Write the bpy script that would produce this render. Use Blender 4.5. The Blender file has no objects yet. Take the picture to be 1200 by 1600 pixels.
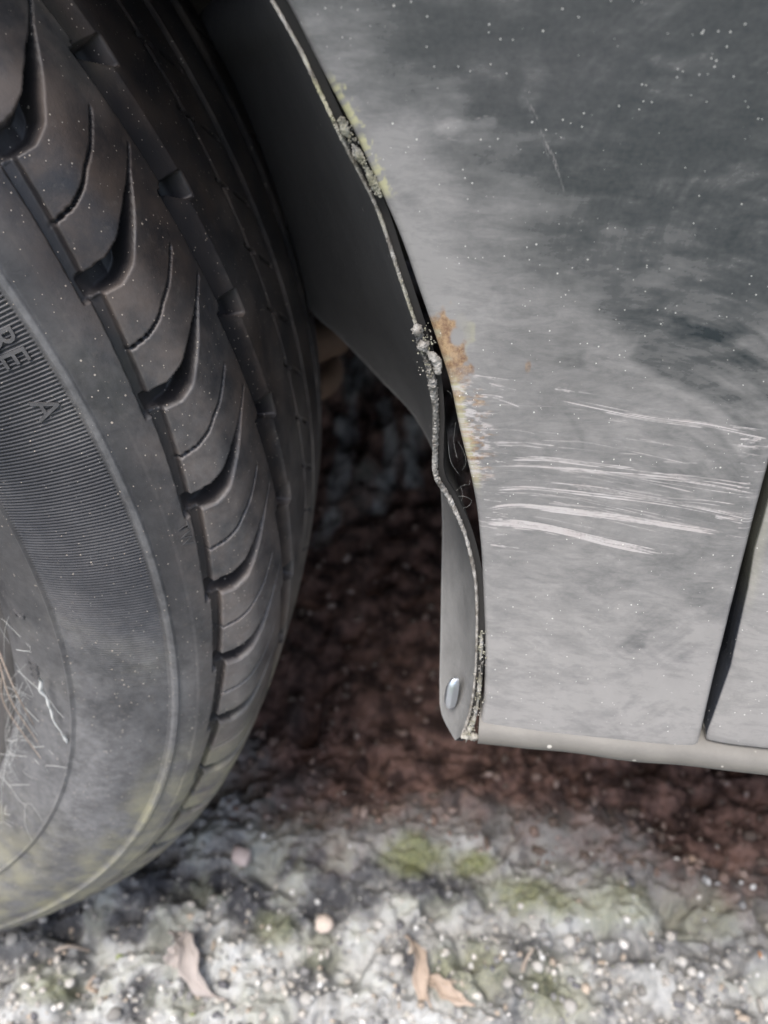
import bpy, math, random
import numpy as np
from mathutils import Matrix, Vector
random.seed(7); rng = np.random.default_rng(7)
S = bpy.context.scene
COL = S.collection

# ------------------------------------------------------------------ camera
H, YAW, PIT, ROL, FPX = .4495, .1422, .6394, -.0166, 1204.17
cy, sy, cp, sp = math.cos(YAW), math.sin(YAW), math.cos(PIT), math.sin(PIT)
FW = np.array([-sy*cp, cy*cp, -sp]); r_ = np.array([cy, sy, 0.]); u_ = np.cross(r_, FW)
RT = math.cos(ROL)*r_ + math.sin(ROL)*u_; UP = -math.sin(ROL)*r_ + math.cos(ROL)*u_
CAM = np.array([0., 0., H])
cd = bpy.data.cameras.new('camera'); co = bpy.data.objects.new('camera', cd); COL.objects.link(co)
M = Matrix([[RT[i], UP[i], -FW[i], CAM[i]] for i in range(3)] + [[0, 0, 0, 1]]); co.matrix_world = M
cd.sensor_fit = 'VERTICAL'; cd.sensor_height = 36; cd.lens = FPX/1600*36
cd.clip_start = .01; cd.clip_end = 500
cd.dof.use_dof = True; cd.dof.focus_distance = .192; cd.dof.aperture_fstop = 13.0
S.camera = co
# ------------------------------------------------------------------ light
SUN_EL, SUN_AZ = math.radians(66), math.radians(200)    # compass azimuth from +y, clockwise
w = bpy.data.worlds.new('World'); S.world = w; w.use_nodes = True
nt = w.node_tree; bg = nt.nodes['Background']
sky = nt.nodes.new('ShaderNodeTexSky'); sky.sky_type = 'NISHITA'; sky.sun_disc = False
sky.sun_elevation = SUN_EL; sky.sun_rotation = SUN_AZ; sky.dust_density = 4; sky.air_density = 1.0
hs = nt.nodes.new('ShaderNodeHueSaturation'); hs.inputs['Saturation'].default_value = 1.0
nt.links.new(sky.outputs[0], hs.inputs['Color']); nt.links.new(hs.outputs[0], bg.inputs[0])
bg.inputs[1].default_value = .12
sl = bpy.data.lights.new('overcast_sun', 'SUN'); sl.energy = 1.5; sl.angle = math.radians(28); sl.color = (1, .99, .975)
so = bpy.data.objects.new('overcast_sun', sl); COL.objects.link(so)
sd = Vector((math.sin(SUN_AZ)*math.cos(SUN_EL), math.cos(SUN_AZ)*math.cos(SUN_EL), math.sin(SUN_EL)))
so.rotation_euler = sd.to_track_quat('Z', 'Y').to_euler(); so.location = (0, -2, 4)
S.view_settings.view_transform = 'Standard'; S.view_settings.look = 'None'
S.view_settings.exposure = 1.55; S.view_settings.gamma = 1

# ------------------------------------------------------------------ helpers
def ray(px, py):
    d = FW + (px-600)/FPX*RT - (py-800)/FPX*UP
    return d/np.linalg.norm(d)
YB, YK, YZ = .1697, -.6822, .4471
def bodyY(z):
    z = np.asarray(z, float)
    return YB + YK*np.maximum(YZ-z, 0)**2 - 3.4*np.maximum(np.minimum(z, .63)-.468, 0)**2 + 1.2*np.maximum(z-.66, 0)**2  # bulge above the view is shaped to shade the wheel and arch
def on_body(px, py, off=0.):
    d = ray(px, py); t = .2
    for _ in range(60):
        P = CAM+t*d; t += (bodyY(P[2])+off-P[1])/d[1]*.8
    return CAM+t*d
def on_y(px, py, y):
    d = ray(px, py); return CAM + d*(y/d[1])
def on_ground(px, py, z=0.):
    d = ray(px, py); return CAM + d*((z-H)/d[2])

def _h(ix, iy, iz, seed):
    n = (ix.astype(np.int64)*374761393 + iy.astype(np.int64)*668265263 + iz.astype(np.int64)*2147483647 + seed*1274126177) & 0xffffffff
    n = ((n ^ (n >> 13))*1274126177) & 0xffffffff
    n = ((n ^ (n >> 16))*2246822519) & 0xffffffff
    return ((n ^ (n >> 15)) & 0xffff)/65535.
def vnoise(x, y, z=0., seed=0):
    x, y, z = np.broadcast_arrays(np.asarray(x, float), np.asarray(y, float), np.asarray(z, float))
    ix, iy, iz = np.floor(x), np.floor(y), np.floor(z); fx, fy, fz = x-ix, y-iy, z-iz
    fx, fy, fz = [f*f*f*(f*(f*6-15)+10) for f in (fx, fy, fz)]
    r = 0
    for a in (0, 1):
        for b in (0, 1):
            for c in (0, 1):
                r = r + _h(ix+a, iy+b, iz+c, seed)*(fx if a else 1-fx)*(fy if b else 1-fy)*(fz if c else 1-fz)
    return r*2-1
def fbm(x, y, z=0., oct=4, seed=0, gain=.5):
    r = 0; a = 1.; t = 0
    for o in range(oct):
        r = r + a*vnoise(x*2**o, y*2**o, np.asarray(z)*2**o, seed+o*17); t += a; a *= gain
    return r/t
def sstep(a, b, x):
    t = np.clip((x-a)/(b-a), 0, 1); return t*t*(3-2*t)

def seg_dist(X, Z, pts):
    best = np.full(X.shape, 1e9); tt = np.zeros(X.shape); n = len(pts)-1
    for i in range(n):
        a, b = pts[i], pts[i+1]; ab = b-a; L2 = (ab**2).sum()+1e-12
        t = np.clip(((X-a[0])*ab[0]+(Z-a[1])*ab[1])/L2, 0, 1); d = np.hypot(X-a[0]-t*ab[0], Z-a[1]-t*ab[1])
        m = d < best; best = np.where(m, d, best); tt = np.where(m, (i+t)/n, tt)
    return best, tt
def mesh_np(name, V, F, mat, parent=None, smooth=True, attrs=None):
    """V (n,3), F (m,4) or (m,3) index arrays, or list of those -> one mesh object"""
    Fs = F if isinstance(F, list) else [F]
    Fs = [np.asarray(f, np.int32) for f in Fs if len(f)]
    me = bpy.data.meshes.new(name)
    me.vertices.add(len(V)); me.vertices.foreach_set('co', np.asarray(V, np.float32).ravel())
    loops = np.concatenate([f.ravel() for f in Fs]); tot = np.concatenate([np.full(len(f), f.shape[1]) for f in Fs])
    st = np.concatenate([[0], np.cumsum(tot)[:-1]])
    me.loops.add(len(loops)); me.loops.foreach_set('vertex_index', loops.astype(np.int32))
    me.polygons.add(len(tot)); me.polygons.foreach_set('loop_start', st.astype(np.int32)); me.polygons.foreach_set('loop_total', tot.astype(np.int32))
    me.update(calc_edges=True); me.validate()
    if smooth: me.polygons.foreach_set('use_smooth', np.ones(len(me.polygons), bool))
    for k, a in (attrs or {}).items():
        a = np.asarray(a, np.float32)
        if a.ndim == 1:
            at = me.attributes.new(k, 'FLOAT', 'POINT'); at.data.foreach_set('value', a)
        else:
            at = me.attributes.new(k, 'FLOAT_COLOR', 'POINT'); at.data.foreach_set('color', np.concatenate([a, np.ones((len(a), 1))], 1).astype(np.float32).ravel())
    ob = bpy.data.objects.new(name, me); COL.objects.link(ob)
    if mat: me.materials.append(mat)
    if parent: ob.parent = parent
    return ob
def gridF(nr, nc, off=0, wrap=False):
    i = np.arange(nr-1)[:, None]; j = np.arange(nc if wrap else nc-1)[None]
    j2 = (j+1) % nc
    return (np.stack(np.broadcast_arrays(i*nc+j, i*nc+j2, (i+1)*nc+j2, (i+1)*nc+j), -1).reshape(-1, 4)+off)
def tube(P, rad, n=6):
    """swept tube verts/faces"""
    P = np.asarray(P, float); m = len(P); rad = np.broadcast_to(rad, (m,))
    T = np.gradient(P, axis=0); T /= np.linalg.norm(T, axis=1)[:, None]+1e-12
    a = np.cross(T, [.31, .52, .79]); a /= np.linalg.norm(a, axis=1)[:, None]; b = np.cross(T, a)
    an = np.linspace(0, 2*np.pi, n, endpoint=False)
    V = P[:, None]+rad[:, None, None]*(np.cos(an)[None, :, None]*a[:, None]+np.sin(an)[None, :, None]*b[:, None])
    return V.reshape(-1, 3), gridF(m, n, wrap=True)
def join(parts):
    Vs, Fs, o = [], [], 0
    for V, F in parts:
        Vs.append(V); Fs.append(np.asarray(F)+o); o += len(V)
    return np.concatenate(Vs), Fs
def catmull(P, n):
    P = np.asarray(P, float); m = len(P); t = np.linspace(0, m-1, n); i = np.clip(np.floor(t).astype(int), 0, m-2); f = (t-i)[:, None]
    p0 = P[np.clip(i-1, 0, m-1)]; p1 = P[i]; p2 = P[i+1]; p3 = P[np.clip(i+2, 0, m-1)]
    return .5*((2*p1)+(-p0+p2)*f+(2*p0-5*p1+4*p2-p3)*f**2+(-p0+3*p1-3*p2+p3)*f**3)
ICO = None
def ico(sub=1):
    import bmesh
    bm = bmesh.new(); bmesh.ops.create_icosphere(bm, subdivisions=sub, radius=1)
    V = np.array([v.co[:] for v in bm.verts]); F = np.array([[v.index for v in f.verts] for f in bm.faces]); bm.free()
    return V, F
def tag(o, label=None, cat=None, group=None, kind=None):
    if label: o['label'] = label
    if cat: o['category'] = cat
    if group: o['group'] = group
    if kind: o['kind'] = kind
    return o
def empty(name, loc=(0, 0, 0)):
    o = bpy.data.objects.new(name, None); o.location = loc; o.empty_display_size = .05; COL.objects.link(o); return o

# ------------------------------------------------------------------ materials
class NT:
    def __init__(s, name):
        s.m = bpy.data.materials.new(name); s.m.use_nodes = True; s.t = s.m.node_tree; s.b = s.t.nodes['Principled BSDF']
        s.co = s.n('ShaderNodeTexCoord').outputs['Object']
    def n(s, typ, **kw):
        x = s.t.nodes.new(typ)
        for k, v in kw.items(): setattr(x, k, v)
        return x
    def L(s, a, b): s.t.links.new(a, b)
    def set(s, sock, v):
        if hasattr(v, 'is_output'): s.L(v, sock)
        else: sock.default_value = v
    def noise(s, scale, detail=4, rough=.55, vec=None, dist=0., col=False):
        x = s.n('ShaderNodeTexNoise'); x.inputs['Scale'].default_value = scale; x.inputs['Detail'].default_value = detail
        x.inputs['Roughness'].default_value = rough; x.inputs['Distortion'].default_value = dist; s.L(vec or s.co, x.inputs['Vector'])
        return x.outputs['Color' if col else 'Fac']
    def voro(s, scale, feature='F1', out='Distance', rnd=1.):
        x = s.n('ShaderNodeTexVoronoi'); x.feature = feature; x.inputs['Scale'].default_value = scale; x.inputs['Randomness'].default_value = rnd
        s.L(s.co, x.inputs['Vector']); return x.outputs[out]
    def ramp(s, f, *st):
        x = s.n('ShaderNodeValToRGB'); e = x.color_ramp.elements
        while len(e) < len(st): e.new(.5)
        for el, (p, c) in zip(e, st):
            el.position = p; el.color = (c, c, c, 1) if np.isscalar(c) else (*c, 1)
        s.set(x.inputs[0], f); return x.outputs[0]
    def mr(s, f, a, b, c=0., d=1., smooth=True):
        x = s.n('ShaderNodeMapRange'); x.interpolation_type = 'SMOOTHSTEP' if smooth else 'LINEAR'
        s.set(x.inputs[0], f)
        for i, v in enumerate((a, b, c, d)): s.set(x.inputs[i+1], v)
        return x.outputs[0]
    def math(s, op, a, b=0.):
        x = s.n('ShaderNodeMath'); x.operation = op; s.set(x.inputs[0], a); s.set(x.inputs[1], b); return x.outputs[0]
    def mix(s, f, a, b, mode='MIX'):
        x = s.n('ShaderNodeMix'); x.data_type = 'RGBA'; x.blend_type = mode; s.set(x.inputs[0], f)
        for k, v in ((6, a), (7, b)): s.set(x.inputs[k], (*v, 1) if isinstance(v, tuple) and len(v) == 3 else v)
        return x.outputs[2]
    def attr(s, name, col=False):
        x = s.n('ShaderNodeAttribute'); x.attribute_name = name; return x.outputs['Color' if col else 'Fac']
    def bump(s, h, strength=.3, dist=.001, normal=None):
        x = s.n('ShaderNodeBump'); x.inputs['Strength'].default_value = strength; x.inputs['Distance'].default_value = dist; s.set(x.inputs['Height'], h)
        if normal is not None: s.L(normal, x.inputs['Normal'])
        return x.outputs[0]
    def mapped(s, scale=(1, 1, 1), rot=(0, 0, 0)):
        x = s.n('ShaderNodeMapping'); x.inputs['Scale'].default_value = scale; x.inputs['Rotation'].default_value = rot; s.L(s.co, x.inputs[0]); return x.outputs[0]
    def out(s, color, rough=.6, metal=0., bump=None, spec=None, coat=None, coatr=None):
        s.set(s.b.inputs['Base Color'], (*color, 1) if isinstance(color, tuple) else color)
        s.set(s.b.inputs['Roughness'], rough); s.set(s.b.inputs['Metallic'], metal)
        if bump is not None: s.L(bump, s.b.inputs['Normal'])
        if spec is not None: s.set(s.b.inputs['Specular IOR Level'], spec)
        if coat is not None: s.set(s.b.inputs['Coat Weight'], coat); s.b.inputs['Coat Roughness'].default_value = coatr or .1
        return s.m
def specks(n, scale, r0, keep):
    """sparse round grit: voronoi cells, only some of them carry a grain of varying size"""
    v = n.n('ShaderNodeTexVoronoi'); v.inputs['Scale'].default_value = scale; n.L(n.co, v.inputs['Vector'])
    sx = n.n('ShaderNodeSeparateColor'); n.L(v.outputs['Color'], sx.inputs[0])
    on = n.math('GREATER_THAN', sx.outputs[0], 1-keep)
    rad = n.math('MULTIPLY', n.math('ADD', sx.outputs[1], .25), r0)
    d = n.math('SUBTRACT', rad, v.outputs['Distance'])
    return n.math('MULTIPLY', on, n.mr(d, 0, r0*.3))

def mat_paint():
    n = NT('dusty_grey_paint')
    dust_shade, scr, rust, alg, smear = [n.attr(k) for k in ('dust_shade', 'scratch', 'rust', 'algae', 'smear')]
    fine = n.noise(900, 3); mid = n.noise(140, 5, .6); streak = n.noise(75, 8, .72, vec=n.mapped((1, 1, 2.6), (0, .25, 0)), dist=1.2); wipe = n.noise(210, 6, .7, vec=n.mapped((1, 1, 4.5), (0, -.35, 0)), dist=.8)
    base = n.mix(n.noise(25, 3), (.013, .016, .022), (.022, .026, .034))
    dcol = n.mix(mid, (.202, .193, .184), (.268, .257, .246))
    d1 = n.math('ADD', n.math('MULTIPLY', dust_shade, n.math('MULTIPLY', n.mr(streak, .28, .72, .80, 1.16), n.mr(wipe, .25, .75, .88, 1.12))), n.math('MULTIPLY', n.math('SUBTRACT', fine, .5), .16))
    d1 = n.math('SUBTRACT', d1, n.math('MULTIPLY', smear, .45))
    c = n.mix(n.mr(d1, 0, 1, 0, .96, False), base, dcol)
    c = n.mix(n.mr(alg, .1, 1.), c, n.mix(n.noise(500, 3), (.30, .28, .14), (.46, .44, .27)))
    c = n.mix(n.mr(scr, .15, .8, 0, .88), c, n.mix(n.noise(220, 2), (.37, .325, .305), (.44, .425, .415)))
    c = n.mix(n.mr(n.math('ADD', rust, n.math('MULTIPLY', n.math('SUBTRACT', n.noise(700, 4, .7), .5), .9)), .12, 1.05, 0, .9), c, n.mix(n.mr(n.noise(620, 5, .75), .34, .66), (.13, .058, .026), (.34, .225, .12)))
    sk = n.math('MAXIMUM', n.math('MAXIMUM', specks(n, 340, .08, .14), specks(n, 620, .12, .2)), specks(n, 1300, .2, .08))
    c = n.mix(n.math('MULTIPLY', sk, .8), c, (.60, .58, .53))
    ro = n.mr(d1, 0, 1, .22, .46)
    h = n.math('ADD', n.math('MULTIPLY', fine, .25), n.math('ADD', n.math('MULTIPLY', sk, 1.5), n.math('MULTIPLY', rust, .3)))
    h = n.math('SUBTRACT', h, n.math('MULTIPLY', scr, .35))
    return n.out(c, ro, 0., n.bump(h, .35, .00035), spec=.5, coat=n.mr(d1, .1, .9, 1., .45), coatr=.14)
def mat_rubber():
    n = NT('dusty_tyre_rubber')
    br = n.attr('brown'); du = n.attr('dust_shade')
    mid = n.noise(60, 6, .62); fine = n.noise(1100, 3); big = n.noise(18, 4)
    c = n.mix(n.mr(big, .3, .7), (.014, .014, .016), (.024, .023, .025))
    c = n.mix(n.math('MULTIPLY', n.mr(mid, .32, .75), n.math('MULTIPLY', br, .85)), c, (.150, .104, .075))
    c = n.mix(n.math('MULTIPLY', du, n.mr(n.math('ADD', n.math('MULTIPLY', mid, .55), n.math('MULTIPLY', n.noise(330, 5, .7), .45)), .28, .72, .25, 1.)), c, (.178, .176, .176))
    c = n.mix(n.math('MULTIPLY', n.mr(n.math('ADD', br, du), .1, .5), n.mr(n.noise(420, 4, .7), .55, .75, 0, .35)), c, (.115, .10, .085))
    c = n.mix(n.math('MULTIPLY', n.attr('algae'), n.mr(n.noise(90, 5), .3, .75)), c, (.235, .222, .150))
    sk = n.math('MAXIMUM', n.math('MAXIMUM', specks(n, 260, .10, .2), specks(n, 520, .15, .2)), specks(n, 1200, .25, .12))
    c = n.mix(n.math('MULTIPLY', sk, .62), c, n.mix(n.noise(40, 1), (.40, .30, .22), (.60, .57, .50)))
    h = n.math('ADD', n.math('MULTIPLY', fine, .4), n.math('ADD', n.math('MULTIPLY', sk, 1.6), n.math('MULTIPLY', n.noise(260, 3), .5)))
    return n.out(c, n.mr(mid, .2, .8, .40, .60), 0., n.bump(n.math('ADD', h, n.math('MULTIPLY', n.noise(150, 5, .7), .5)), .36, .0005), spec=.42)
def mat_plastic(name, a, b, rough=.55, sp=.12):
    n = NT(name)
    c = n.mix(n.noise(70, 5, .6), a, b); sk = specks(n, 330, .3, sp)
    c = n.mix(n.math('MULTIPLY', sk, .8), c, (.5, .47, .42))
    return n.out(c, rough, 0., n.bump(n.math('ADD', n.noise(800, 3), sk), .25, .0003))
def mat_crust():
    n = NT('pale_dirt_crust')
    c = n.mix(n.mr(n.noise(420, 4), .3, .7), (.12, .108, .092), (.36, .343, .315))
    c = n.mix(n.math('MULTIPLY', n.attr('algae'), n.mr(n.noise(160, 3), .35, .6)), c, (.36, .355, .20))
    return n.out(c, .95, 0., n.bump(n.noise(1500, 4), .6, .0006), spec=.15)
def mat_ground():
    n = NT('weathered_ground')
    moss, brown = n.attr('moss'), n.attr('brown'); pale = n.attr('pale'); dark = n.attr('dark')
    a = n.noise(45, 7, .65, dist=.4); b = n.noise(210, 5, .65); f = n.noise(900, 3)
    c = n.mix(n.mr(a, .3, .7), (.11, .112, .116), (.31, .305, .29))
    c = n.mix(n.mr(b, .45, .7, 0, .7), c, (.34, .335, .31))
    c = n.mix(n.mr(b, .44, .32, 0, .8), c, (.045, .047, .052))
    c = n.mix(pale, c, n.mix(b, (.26, .265, .262), (.47, .475, .465)))
    c = n.mix(n.math('MULTIPLY', dark, n.mr(b, .68, .5, .6, 1)), c, n.mix(b, (.024, .025, .029), (.070, .070, .076)))
    dirt = n.mix(n.mr(n.noise(55, 6, .62), .36, .68), (.028, .016, .013), (.165, .098, .079))
    dirt = n.mix(n.mr(n.noise(320, 4, .7), .62, .80, 0, .7), dirt, (.22, .155, .13))
    c = n.mix(brown, c, dirt)
    c = n.mix(n.math('MULTIPLY', moss, n.mr(b, .25, .6, .5, 1)), c, n.mix(n.mr(f, .3, .7), (.052, .066, .020), (.21, .215, .095)))
    h = n.math('ADD', n.math('MULTIPLY', b, 1.), n.math('MULTIPLY', f, .35))
    return n.out(c, .93, 0., n.bump(h, .7, .003), spec=.25)
def mat_stone():
    n = NT('gravel_stone')
    c = n.mix(n.noise(500, 4), n.attr('tint', True), (.12, .11, .10)); c = n.mix(.65, c, n.attr('tint', True))
    return n.out(c, .9, 0., n.bump(n.noise(900, 4), .4, .0006), spec=.3)
def mat_simple(name, a, b, sc=60, rough=.8, metal=0., bs=.3, bd=.0005):
    n = NT(name); return n.out(n.mix(n.noise(sc, 5, .6), a, b), rough, metal, n.bump(n.noise(sc*6, 4), bs, bd))
PAINT, RUBBER, CRUST, GROUND, STONE = mat_paint(), mat_rubber(), mat_crust(), mat_ground(), mat_stone()
def mat_liner():
    n = NT('grey_liner_plastic'); sx = n.n('ShaderNodeSeparateXYZ'); n.L(n.co, sx.inputs[0])
    c = n.mix(n.noise(70, 5, .6), (.045, .044, .044), (.085, .083, .080))
    low = n.math('MULTIPLY', n.mr(sx.outputs[2], .345, .27), n.mr(n.noise(55, 5, .65), .25, .7, .45, 1))      # paler low down, painting the stronger light on the flange
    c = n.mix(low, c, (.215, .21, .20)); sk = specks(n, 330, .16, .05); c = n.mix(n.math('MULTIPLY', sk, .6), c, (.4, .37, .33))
    return n.out(c, .55, 0., n.bump(n.math('ADD', n.noise(800, 3), n.math('MULTIPLY', n.noise(90, 5, .7), 2.5)), .4, .0006))
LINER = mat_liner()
SILL = mat_plastic('pale_sill_plastic', (.075, .07, .062), (.16, .15, .132))
DARK = mat_simple('underbody_black', (.012, .012, .012), (.03, .027, .024), 30)
STEEL = mat_simple('bolt_steel', (.55, .58, .62), (.75, .78, .82), 200, .3, .9, .1)
ALLOY = mat_simple('dirty_alloy', (.05, .048, .046), (.14, .13, .125), 60, .5, .5)
SILK = mat_simple('cobweb_silk', (.40, .40, .38), (.55, .55, .52), 300, .8)
LEAF = mat_simple('dry_leaf', (.22, .165, .125), (.38, .31, .25), 120, .8, 0, .5, .001)
LEAFG = mat_simple('grey_dry_leaf', (.20, .175, .16), (.34, .30, .275), 120, .8, 0, .5, .001)
TWIG = mat_simple('dry_twig', (.19, .15, .12), (.38, .33, .28), 150, .9, 0, .5, .0008)

# ------------------------------------------------------------------ ground
unseen_grass = mesh_np('unseen_grass', np.array([[-40, -40, -.016], [40, -40, -.016], [40, -.55, -.016], [-40, -.55, -.016]], float), np.array([[0, 1, 2, 3]]),
               mat_simple('added_grass', (.020, .034, .010), (.05, .075, .022), 14, .95, 0, .8, .01), smooth=False); tag(unseen_grass, kind='structure')  # unseen grass sheet, added for dark green reflections in the wing
big = mesh_np('ground', np.array([[-60, -60, -.022], [60, -60, -.022], [60, 60, -.022], [-60, 60, -.022]], float), np.array([[0, 1, 2, 3]]),
              GROUND, smooth=False, attrs={'moss': np.zeros(4), 'brown': np.full(4, .15), 'pale': np.full(4, .25)}); tag(big, kind='structure')
def axis(segs):
    r = [segs[0][0]]
    for a, b, d in segs:
        n = max(1, int(round((b-a)/d))); r += list(a+(b-a)*np.arange(1, n+1)/n)
    return np.array(r)
gx = axis([(-1.2, -.7, .02), (-.7, -.30, .006), (-.30, .20, .0015), (.20, .6, .006), (.6, 1.2, .02)]); gy = axis([(-.5, -.2, .015), (-.2, .11, .005), (.11, .34, .0015), (.34, 1.1, .006), (1.1, 1.9, .03)])
GX, GY = np.meshgrid(gx, gy)
def ghash(x, y):                                   # pitted, lumpy weathered concrete / asphalt
    n1 = fbm(x*14, y*14, 0, 3, 3); n2 = fbm(x*60, y*60, 0, 4, 11); n3 = fbm(x*260, y*260, 0, 3, 23)
    pit = np.maximum(-fbm(x*38, y*38, 4.3, 3, 31)-.12, 0)
    rough = 1-.35*sstep(.26, .40, y)
    return .006*n1 + rough*(.0078*n2 + .0040*n3 - .034*pit)
GZ = ghash(GX, GY)
edge = np.minimum(sstep(-1.2, -1.0, GX)*sstep(1.2, 1.0, GX), sstep(-.5, -.4, GY)*sstep(1.9, 1.8, GY))
farm = sstep(.50, .72, GY)*sstep(1.5, 1.2, GY)*sstep(.25, .05, GX)*sstep(-.6, -.4, GX)
ridge = 1-np.abs(fbm(GX*13+2, GY*6, 0, 4, 201)*2.2); GZ = GZ+farm*(.028*np.clip(ridge, 0, 1)+.016*fbm(GX*50, GY*30, 0, 4, 203))
GZ = GZ*edge - .018*(1-edge)
n1 = fbm(GX*11, GY*11, 2.2, 4, 41); n2 = fbm(GX*45, GY*45, 1.2, 4, 51)
BROWN = sstep(.225, .30, GY + .05*n1 + .02*n2 - .05*sstep(-.02, -.16, GX))
BROWN = BROWN*(1-.45*farm*sstep(.1, .6, fbm(GX*22, GY*8, 0, 4, 205)+.25*ridge))
MOSS = np.zeros_like(GX)
for (px, py, rx, ry, st) in [(640, 1330, .022, .013, 1.), (745, 1345, .014, .010, 1.2), (830, 1400, .034, .014, .95), (960, 1410, .035, .016, .7), (1080, 1420, .03, .014, .5),
                             (720, 1520, .022, .02, .7), (870, 1540, .018, .02, .6), (430, 1450, .012, .012, .6), (90, 1550, .02, .012, .7), (500, 1480, .02, .012, .4), (290, 1570, .018, .01, .5)]:
    P = on_ground(px, py); d = np.hypot((GX-P[0])/rx, (GY-P[1])/ry)
    MOSS = np.maximum(MOSS, st*sstep(1.3, .35, d + .8*n2))
MOSS = .8*MOSS; MOSS = np.maximum(MOSS, .3*sstep(.25, .5, n2+.4*n1)*(1-BROWN))
DARKM = np.zeros_like(GX)  # dark asphalt patches that also paint a wider shadow by the tyre
for (px, py, rx, ry, st) in [(330, 1390, .10, .022, 1.), (200, 1440, .07, .014, .9), (480, 1350, .06, .02, .9), (520, 1400, .05, .018, .8), (690, 1395, .035, .014, 1.), (60, 1480, .05, .012, .7), (850, 1500, .02, .02, .7), (970, 1480, .05, .012, .5), (640, 1490, .006, .022, .9), (1150, 1500, .04, .03, .5), (100, 1570, .015, .01, .9), (215, 1555, .012, .015, .9), (470, 1530, .01, .02, .8)]:
    P = on_ground(px, py); DARKM = np.maximum(DARKM, st*sstep(1.25, .4, np.hypot((GX-P[0])/rx, (GY-P[1])/ry)+.9*n2+.4*n1))
PALE = sstep(.0, .6, n2 + .5*n1 + .25*sstep(.215, .17, GY))*(1-BROWN)
for (px, py, rx, ry) in [(1050, 1440, .05, .010), (760, 1320, .02, .01), (880, 1450, .03, .012)]:
    P = on_ground(px, py); PALE = PALE*(1-.0*DARKM); PALE = np.maximum(PALE, sstep(1.2, .5, np.hypot((GX-P[0])/rx, (GY-P[1])/ry)+.9*n2))
for pts, wd in [([(566, 560), (552, 640), (535, 720), (520, 800), (500, 850)], .010), ([(600, 640), (610, 720), (590, 800)], .007), ([(640, 690), (645, 760)], .007)]:
    P = catmull([on_ground(*p)[:2] for p in pts], 12); d, t = seg_dist(GX, GY, P); sk_ = sstep(wd*1.6, wd*.3, d+.012*n2)
    BROWN = BROWN*(1-.75*sk_); PALE = np.maximum(PALE, .5*sk_)
BROWN = BROWN*(1-.6*np.clip(MOSS, 0, 1))
GZ = GZ + .0035*np.clip(MOSS, 0, 1)*(.6+.4*vnoise(GX*420, GY*420, 0, 5))
terr = mesh_np('pavement', np.stack([GX, GY, GZ], -1).reshape(-1, 3), gridF(*GX.shape), GROUND,
               attrs={'moss': np.clip(MOSS, 0, 1).ravel(), 'brown': np.clip(BROWN, 0, 1).ravel(), 'pale': np.clip(PALE, 0, 1).ravel(), 'dark': np.clip(DARKM, 0, 1).ravel()}); tag(terr, kind='structure')
def gz(x, y): return float(ghash(np.array([x]), np.array([y]))[0])

# ------------------------------------------------------------------ tyre surface of revolution
WC = np.array([-.3563, .2336, .292]); STEER = -.0641; RW = .292
AX = np.array([math.sin(STEER), math.cos(STEER), 0]); TX = np.array([math.cos(STEER), -math.sin(STEER), 0])
PL = np.array([-.074, -.083, -.0905, -.0953, -.0965, -.0945, -.0912, -.0885, -.0822, -.0717, -.05, -.025, 0])
PR = np.array([.196, .203, .213, .2268, .240, .252, .2608, .2674, .2735, .2845, .2893, .2913, .292])
prof = np.concatenate([np.stack([PL, PR], 1), np.stack([-PL[-2::-1], PR[-2::-1]], 1)])
PD = catmull(prof, 1200); ps = np.concatenate([[0], np.cumsum(np.hypot(*np.diff(PD, axis=0).T))])
tg = np.gradient(PD, axis=0); tg /= np.linalg.norm(tg, axis=1)[:, None]; PN = np.stack([-tg[:, 1], tg[:, 0]], 1)      # outward normal in (l, r)
s_of_l = lambda l: np.interp(l, PD[200:1000, 0], ps[200:1000])       # valid on the tread side
half = np.argmax(PD[:, 1])
s_of_r = lambda r: np.interp(r, PD[:half, 1], ps[:half])
def tyreP(phi, s, h=0.):
    l = np.interp(s, ps, PD[:, 0]); r = np.interp(s, ps, PD[:, 1]); nl = np.interp(s, ps, PN[:, 0]); nr = np.interp(s, ps, PN[:, 1])
    l = l+nl*h; r = r+nr*h
    # flattened contact patch
    X = r*np.cos(phi); Z = r*np.sin(phi)
    Z = np.maximum(Z, -.2885+.0005*np.cos(phi*40))
    return WC + l[..., None]*AX + X[..., None]*TX + Z[..., None]*np.array([0, 0, 1])
PIT_ = 6.86
def box_(d, w, e): return sstep(w/2+e, w/2-e, np.abs(d))
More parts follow.
